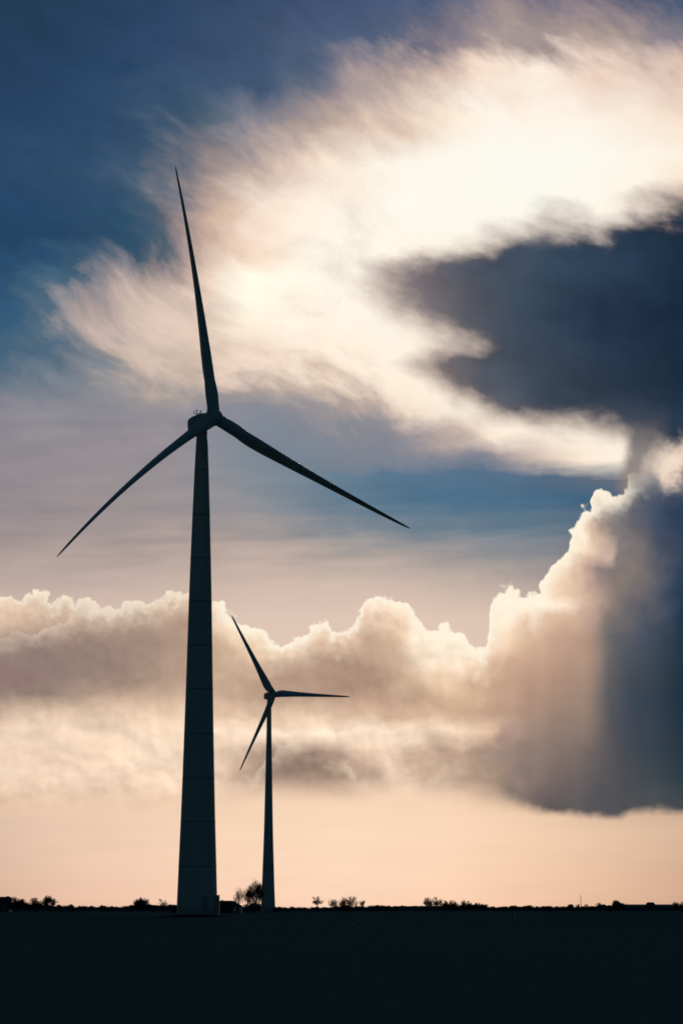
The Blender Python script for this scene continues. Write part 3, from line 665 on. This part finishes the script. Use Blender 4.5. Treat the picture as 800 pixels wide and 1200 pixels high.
def bush(name, label, px, top, D, wpx, group, m=None, n=None, cat='bush', stemmed=False):
    """rounded scrub: many small leaf and twig faces through an uneven volume"""
    H = hz(top - .6, D); W = wpx*1.15/FPX*D
    root = thing(name, label, cat, (gx(px, D), D, 0), 0, group)
    bm = bmesh.new(); s0 = .00033*D
    lobes = [(Vector((random.uniform(-.32,.32)*W, random.uniform(-.25,.25)*W, H*random.uniform(.35,.68))), random.uniform(.22,.36)) for _ in range(6)]
    n = n or int(240 + 10*wpx*3)
    for _ in range(n):
        c, k = random.choice(lobes)
        u = rv().normalized()*(random.random()**.5)
        p = c + Vector((u.x*W*k, u.y*W*k, u.z*H*k*1.1))
        p.z = max(.05, min(H, p.z)); s = s0*random.uniform(.5, 1.3)
        q = rv().to_track_quat('Z','Y')
        vs = [bm.verts.new(p + q @ Vector(v)*s) for v in ((-1,-.5,0),(1,-.4,0),(.6,.7,.3),(-.7,.6,0))]
        bm.faces.new(vs)
    for _ in range(int(wpx*2)):                         # stray shoots
        c, k = random.choice(lobes); d = (rv()*.5 + Vector((0,0,1))).normalized()
        p = c + Vector((random.uniform(-1,1)*W*k, 0, H*k*.5)); q = p + d*H*random.uniform(.1,.25)
        if q.z < H*1.1 and abs(q.x) < W*.6: tube(bm, p, q, s0*.35, s0*.15, 3, False)
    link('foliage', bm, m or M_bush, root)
    sb = bmesh.new()
    for i in range(5):
        c = random.choice(lobes)[0]; tube(sb, (c.x*.05, c.y*.05, -.1), c, .05+H*.015, .03, 5)
    link('stem', sb, M_bark, root)
    return root

g1 = 'bare winter trees along the skyline'; g2 = 'dark rounded bushes along the skyline'
# left of the front tower
bare_tree('bare_tree', 'wide low crown touching the right end of the leftmost building', 23, 1051.8, 900, 27, g1, .3, 1.3, .1)
bare_tree('bare_tree', 'drooping crown between the wide low tree and the lone round tree on the left', 41, 1053.5, 900, 16, g1, .25, 1.2, .1)
bare_tree('bare_tree', 'lone round crowned tree second in from the left edge cluster, sky gap each side', 59.5, 1050.6, 880, 17, g1, .28, 1.3, .2)
bush('bush', 'dark scrub under the wide low crown at far left', 20, 1057.5, 930, 22, g2)
bush('bush', 'dark scrub under the drooping crown at far left', 42, 1059, 930, 18, g2)
bush('bush', 'small low bush just right of the lone round crowned tree', 71, 1060.5, 900, 7, g2)
bush('conifer_bush', 'small pointed dark bush on the far left skyline', 83, 1060.8, 950, 8, g2)
bush('bush', 'tiny dark bush standing alone midway between left trees and tall tower', 121, 1061.6, 1000, 7, g2)
bush('bush', 'low bush leading up to the tree clump left of the tall tower', 153, 1061.5, 1000, 10, g2)
bare_tree('bare_tree', 'densest bare tree of the clump just left of the tall tower', 166, 1053.3, 950, 19, g1, .12, 1.6, .25)
bare_tree('bare_tree', 'looser bare tree nearest the tall tower on its left side', 191, 1054.5, 950, 15, g1, .16, 1.2, .25)
bush('bush', 'dark scrub between the two bare trees left of the tall tower', 178, 1060.5, 980, 16, g2)
bush('bush', 'dark scrub against the left foot of the tall tower', 202, 1061, 700, 16, g2)
# between the towers
bare_tree('bare_tree', 'slender feathery upright tree just right of the small house', 279.5, 1040.5, 800, 11, g1, .15, .9, .9)
bare_tree('bare_tree', 'second slender upright tree, between feathery one and dense round one', 289, 1038.5, 810, 10, g1, .15, .9, .9)
bare_tree('bare_tree', 'dense round bare tree touching the left side of the small turbine tower', 299, 1034, 800, 17, g1, .14, 1.7, .35)
bush('bush', 'dark scrub under the trees between the two towers', 294, 1058.5, 780, 22, g2)
bush('bush', 'small dark bush at the right foot of the small turbine tower', 325, 1062.5, 850, 10, g2)
# middle
bare_tree('bare_tree', 'small lollipop shaped tree alone right of the small turbine tower', 371.5, 1052, 1000, 14, g1, .45, 1.5, .2)
bare_tree('bare_tree', 'leftmost thin tree of the three in the middle clump', 390, 1053.5, 1050, 10, g1, .14, 1.2, .4)
bare_tree('bare_tree', 'middle and sturdiest tree of the three in the middle clump', 401, 1053, 1050, 12, g1, .14, 1.3, .4)
bare_tree('bare_tree', 'tallest right hand tree of the three in the middle clump', 411.5, 1051.2, 1050, 13, g1, .14, 1.3, .5)
bush('bush', 'low dark scrub under the three trees of the middle clump', 405, 1061.5, 1100, 24, g2)
bare_tree('sapling', 'thin lone sapling right of the middle tree clump', 424.5, 1055.3, 1050, 7, g1, .35, .8, .5)
bush('bush', 'rounded dark bush left of the long flat barn', 441, 1061.2, 1150, 17, g2)
bush('bush', 'small loose bush tight against the left end of the long flat barn', 452, 1062, 1150, 12, g2)
# behind the long barn
for px_, tp, w_, lb in ((501, 1053, 8, 'thin pale tree, leftmost of those over the right end of the long flat barn'),
                        (511, 1053, 13, 'widest tree over the right end of the long flat barn'),
                        (521, 1057, 7, 'small tree just past the right end of the long flat barn'),
                        (531, 1056.5, 11, 'dense small tree a little right of the long flat barn'),
                        (544.5, 1056.3, 8, 'narrow dark tree between the two gaps right of the long flat barn'),
                        (549.5, 1057.5, 6, 'thin tree leaning on the narrow dark tree right of the long flat barn')):
    bare_tree('bare_tree', lb, px_, tp, 2100 if px_ < 518 else 1500, w_*1.15, g1, .1, 1.8, .3)
bush('bush', 'dark bush below the dense small tree right of the long flat barn', 530, 1060, 1600, 14, g2)
bush('bush', 'left one of two joined dark bushes right of the narrow dark tree', 556, 1059, 1500, 9, g2)
bush('bush', 'right one of two joined dark bushes right of the narrow dark tree', 564.5, 1060, 1500, 12, g2)
bush('bush', 'low spreading bush at the foot of the two joined dark bushes', 578, 1064, 1500, 14, g2)
# right part
for px_, tp, w_, lb in ((601, 1061.5, 9, 'small loose bush above the white marker post'),
                        (618, 1061.8, 11, 'low reddish thin bush right of the white marker post'),
                        (627, 1063.5, 9, 'flat dark bush next to the thin reddish bush'),
                        (640, 1062.8, 14, 'broad dark bush left of the radio mast'),
                        (656, 1064.5, 12, 'lowest dark bush left of the radio mast'),
                        (668, 1060.3, 10, 'tallest dark bush close to the left side of the radio mast'),
                        (707, 1060, 12, 'dark bush midway between the radio mast and the domed tree'),
                        (715, 1060.5, 9, 'dark bush tight against the left side of the domed tree')):
    bush('bush', lb, px_, tp, 1500, w_, g2)
for px_, tp, w_, lb in ((677, 1061, 9, 'thin see-through tree left of the radio mast foot'),
                        (686, 1061, 10, 'thin see-through tree right of the radio mast foot'),
                        (701, 1059.3, 8, 'thin see-through tree left of the dark bushes by the domed tree')):
    bare_tree('bare_tree', lb, px_, tp, 1600, w_, g1, .3, 1.0, .2)
for px_, tp, w_, lb in ((590, 1063.2, 10, 'low dark scrub left of the small loose bush above the marker post'),
                        (648, 1063.4, 10, 'low scrub filling the gap between the broad and the lowest bush left of the mast'),
                        (694, 1062.6, 9, 'low scrub right of the thin trees by the radio mast foot'),
                        (609, 1063.6, 8, 'low scrub directly right of the bush above the white marker post')):
    bush('bush', lb, px_, tp, 1500, w_, g2)
bush('domed_tree', 'dense dome shaped dark tree at the left end of the right barn', 725.5, 1055.3, 1400, 13, g2, n=900, cat='tree')
bare_tree('bare_tree', 'dark tree just past the right end of the right barn', 792, 1058, 1500, 9, g1, .25, 1.7, .2)
bare_tree('bare_tree', 'tree cut by the right edge of the picture', 799, 1058.3, 1500, 9, g1, .25, 1.5, .2)

# ---------------------------------------------------------------- buildings
def gable(name, label, px0, px1, top, eave, D, depth, hip, mats=(None, None), roofcap=None, cat='barn'):
    X0, X1 = gx(px0, D), gx(px1, D); L = X1-X0; H = hz(top, D); h = hz(eave, D)
    root = thing(name, label, cat, ((X0+X1)/2, D, 0))
    bm = bmesh.new(); box(bm, (0,0,h/2-.05), (L-.5, depth, h+.1))
    wl = link('wall', bm, mats[0], root)
    bm = bmesh.new(); o = .35; z0 = h-.02
    v = [bm.verts.new(p) for p in ((-L/2,-depth/2-o,z0),(L/2,-depth/2-o,z0),(L/2,depth/2+o,z0),(-L/2,depth/2+o,z0),(-L/2+hip[0],0,H),(L/2-hip[1],0,H))]
    for f in ((0,1,5,4),(2,3,4,5),(1,2,5),(3,0,4),(3,2,1,0)): bm.faces.new([v[i] for i in f])
    rf = link('roof', bm, mats[1], root)
    return root, wl, rf, L, H, h
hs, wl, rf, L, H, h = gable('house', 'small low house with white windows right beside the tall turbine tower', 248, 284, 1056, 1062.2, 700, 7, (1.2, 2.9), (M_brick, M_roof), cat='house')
# photo: ridge runs from the tower to 269, lean-to lower on the right
for xx in (275.8, 282.0):
    bm = bmesh.new(); w_ = .55
    X = gx(xx, 700) - hs.location.x
    box(bm, (X, -3.56, 1.05), (w_+.2, .08, 1.7)); fr = link('window', bm, M_frame, hs)
    bm = bmesh.new(); box(bm, (X, -3.62, 1.05), (w_, .05, 1.45)); link('pane', bm, M_glass, fr)
bm = bmesh.new(); box(bm, (-1.5, .6, H), (.5,.5,.5), .03); link('chimney', bm, M_brick, rf)
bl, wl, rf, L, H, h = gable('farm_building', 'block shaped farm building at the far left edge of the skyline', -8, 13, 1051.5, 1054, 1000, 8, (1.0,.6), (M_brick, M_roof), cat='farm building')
bm = bmesh.new(); box(bm, (2.2, 1.0, H-.15), (1.3,.9,.8), .03); link('chimney', bm, M_brick, rf)
bm = bmesh.new(); box(bm, (1.2, -4.03, 1.6), (2.6,.1,3.0)); link('door', bm, M_dark, bl)
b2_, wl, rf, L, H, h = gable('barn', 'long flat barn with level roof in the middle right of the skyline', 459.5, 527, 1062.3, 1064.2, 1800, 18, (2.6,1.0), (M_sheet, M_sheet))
bm = bmesh.new(); box(bm, (-6, -9.05, 1.1), (4.5,.1,2.2)); link('door', bm, M_dark, b2_)
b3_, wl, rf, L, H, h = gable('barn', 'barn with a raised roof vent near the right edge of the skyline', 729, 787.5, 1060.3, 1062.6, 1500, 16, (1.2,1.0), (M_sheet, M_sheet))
bm = bmesh.new()
X = gx(762, 1500) - b3_.location.x
v = []
for y in (-1.6, 1.6):
    v.append([bm.verts.new((X+a, y, H-.3+b)) for a, b in ((-3,0),(3,0),(2.3,1.15),(1.5,1.65),(-1.5,1.65),(-2.3,1.15))])
bm.faces.new(v[0]); bm.faces.new(v[1][::-1])
for i in range(6): bm.faces.new((v[0][i], v[1][i], v[1][(i+1)%6], v[0][(i+1)%6]))
bmesh.ops.recalc_face_normals(bm, faces=bm.faces)
link('roof_vent', bm, M_sheet, rf)
bm = bmesh.new(); box(bm, (3, -8.05, 1.3), (5,.1,2.6)); link('door', bm, M_dark, b3_)

# radio mast
D = 2200.0; Hm = hz(1048.5, D)
mm = thing('radio_mast', 'thin lattice radio mast rising over the trees on the right', 'mast', (gx(680.5, D), D, 0))
bm = bmesh.new(); w0, w1 = .38, .22
cs = [(math.cos(R(a)), math.sin(R(a))) for a in (90, 210, 330)]
for x, y in cs: tube(bm, (x*w0, y*w0, 0), (x*w1, y*w1, Hm*.93), .09, .07, 5)
nz = 12
for i in range(nz):
    z0, z1 = Hm*.93*i/nz, Hm*.93*(i+1)/nz
    for j in range(3):
        a, b = cs[j], cs[(j+1)%3]; k0 = w0+(w1-w0)*i/nz; k1 = w0+(w1-w0)*(i+1)/nz
        tube(bm, (a[0]*k0, a[1]*k0, z0), (b[0]*k1, b[1]*k1, z1), .045, .045, 4, False)
link('lattice', bm, M_dark, mm)
bm = bmesh.new(); tube(bm, (0,0,Hm*.92), (0,0,Hm), .09, .05, 6)
link('aerial', bm, M_dark, mm)

# marker post, birds
D = 300.0
mp = thing('marker_post', 'tiny white marker post in the field on the right', 'post', (gx(603, D), D, 0))
bm = bmesh.new(); tube(bm, (0,0,-.1), (0,0,.78), .055, .05, 8); link('post', bm, M_frame, mp)
bm = bmesh.new(); tube(bm, (0,0,.78), (0,0,.84), .06, .03, 8); link('post_cap', bm, M_dark, mp)
def bird(name, label, px, py, D, m, span, bank):
    t = math.atan((600-py)/FPX) + PITCH
    bm = bmesh.new()
    # one closed body with wings: lathe-like body + wing surfaces merged in one mesh
    secs = [(-.5,.01),(-.4,.05),(-.2,.10),(0,.12),(.2,.11),(.34,.07),(.42,.075),(.48,.05),(.56,.015)]
    rings = []
    for y, r_ in secs:
        rings.append([bm.verts.new((r_*math.cos(2*math.pi*i/10), y, r_*.9*math.sin(2*math.pi*i/10))) for i in range(10)])
    for a, b in zip(rings, rings[1:]):
        for i in range(10): bm.faces.new((a[i], a[(i+1)%10], b[(i+1)%10], b[i]))
    for s in (-1, 1):
        st = [(.05,.22,-.12,.04),(.45,.26,-.05,.22),(.8,.20,-.02,.30),(1.15,.06,-.12,.22),(1.4,-.12,-.16,.12)]
        up_ = [bm.verts.new((s*x, y0, z)) for x, y0, y1, z in st]; lo_ = [bm.verts.new((s*x, y1, z)) for x, y0, y1, z in st]
        mid = [bm.verts.new((s*x, (y0+y1)/2, z+.03)) for x, y0, y1, z in st]
        for i in range(4):
            bm.faces.new((up_[i], up_[i+1], mid[i+1], mid[i])); bm.faces.new((mid[i], mid[i+1], lo_[i+1], lo_[i]))
    bmesh.ops.scale(bm, verts=bm.verts, vec=(span/2.8,)*3)
    o = link(name, bm, m, smooth=True); tag(o, label, 'bird')
    v = 600 - py; d = Vector((px-400, FPX*math.cos(PITCH) - v*math.sin(PITCH), FPX*math.sin(PITCH) + v*math.cos(PITCH)))
    o.location = Vector((0,0,EYE)) + d*(D/d.y); o.rotation_euler = (R(14), R(bank), R(205))
bird('gull', 'pale gull with raised wings flying low over the dark field', 417, 1082.5, 95, M_bird, .34, 22)
bird('bird', 'tiny far off bird against the bright cloud at upper right', 759.5, 242.5, 900, M_birdd, .9, -8)

# ---------------------------------------------------------------- hedges on the skyline
def hedge(label, px0, px1, D, tops):
    bm = bmesh.new(); s0 = .00035*D
    X0, X1 = gx(px0, D), gx(px1, D); n = int((px1-px0)*2.5); prev = None
    def topz(px):
        for (a, ya), (b, yb) in zip(tops, tops[1:]):
            if a <= px <= b: return ya + (yb-ya)*(px-a)/(b-a)
        return tops[-1][1]
    for i in range(n+1):
        px_ = px0 + (px1-px0)*i/n; X = gx(px_, D)
        lump = .9*math.sin(px_*.37) * math.sin(px_*.113 + 1) + .6*math.sin(px_*.83 + .5)
        z = hz(topz(px_) + -.5 - .8*lump + random.uniform(-.45,.35), D)
        yy = random.uniform(-.3,.3)
        cur = [bm.verts.new((X, D-1.2, -.2)), bm.verts.new((X, D-.9+yy, z*.8)), bm.verts.new((X, D+yy, z)), bm.verts.new((X, D+1.2, -.2))]
        if prev:
            for k in range(3): bm.faces.new((prev[k], cur[k], cur[k+1], prev[k+1]))
        prev = cur
        for _ in range(3):
            p = Vector((X + random.uniform(-.5,.5)*s0*4, D + random.uniform(-1,1), z*random.uniform(.85, 1.02) + random.uniform(0,.5)*s0))
            q = rv().to_track_quat('Z','Y'); s = s0*random.uniform(.3,.75)
            bm.faces.new([bm.verts.new(p + q @ Vector(v)*s) for v in ((-1,-.5,0),(1,-.4,0),(.6,.7,.3),(-.7,.6,0))])
    o = link('hedgerow', bm, M_bush); o['kind'] = 'stuff'; o['label'] = label; o['category'] = 'hedgerow'
hedge('low dark hedgerow running left of the tall turbine along the skyline', -60, 232, 1350,
      [(-60,1060),(0,1060),(60,1062),(80,1063.2),(110,1063.8),(150,1063.8),(160,1062),(200,1062.5),(232,1062.5)])
hedge('low dark hedgerow running from the towers to the long flat barn', 232, 470, 1380,
      [(232,1063),(300,1063.5),(345,1065),(380,1064.5),(420,1064),(432,1063.4),(470,1063.6)])
hedge('low dark hedgerow running from the long flat barn to the right edge', 470, 880, 1700,
      [(470,1063.4),(560,1063.2),(590,1064.6),(610,1063.8),(660,1063.8),(690,1064.2),(720,1062.6),(880,1063)])

# ---------------------------------------------------------------- render settings
S.render.engine = 'CYCLES'
S.view_settings.view_transform = 'Standard'; S.view_settings.look = 'None'
S.view_settings.exposure = 0; S.view_settings.gamma = 1
cy = S.cycles
cy.use_adaptive_sampling = True; cy.adaptive_threshold = .01; cy.adaptive_min_samples = 16
cy.max_bounces = 3; cy.diffuse_bounces = 2; cy.glossy_bounces = 1; cy.transmission_bounces = 1
cy.use_denoising = True; cy.denoiser = 'OPENIMAGEDENOISE'; cy.denoising_input_passes = 'RGB_ALBEDO_NORMAL'
cy.pixel_filter_type = 'BLACKMAN_HARRIS'; cy.filter_width = 1.7
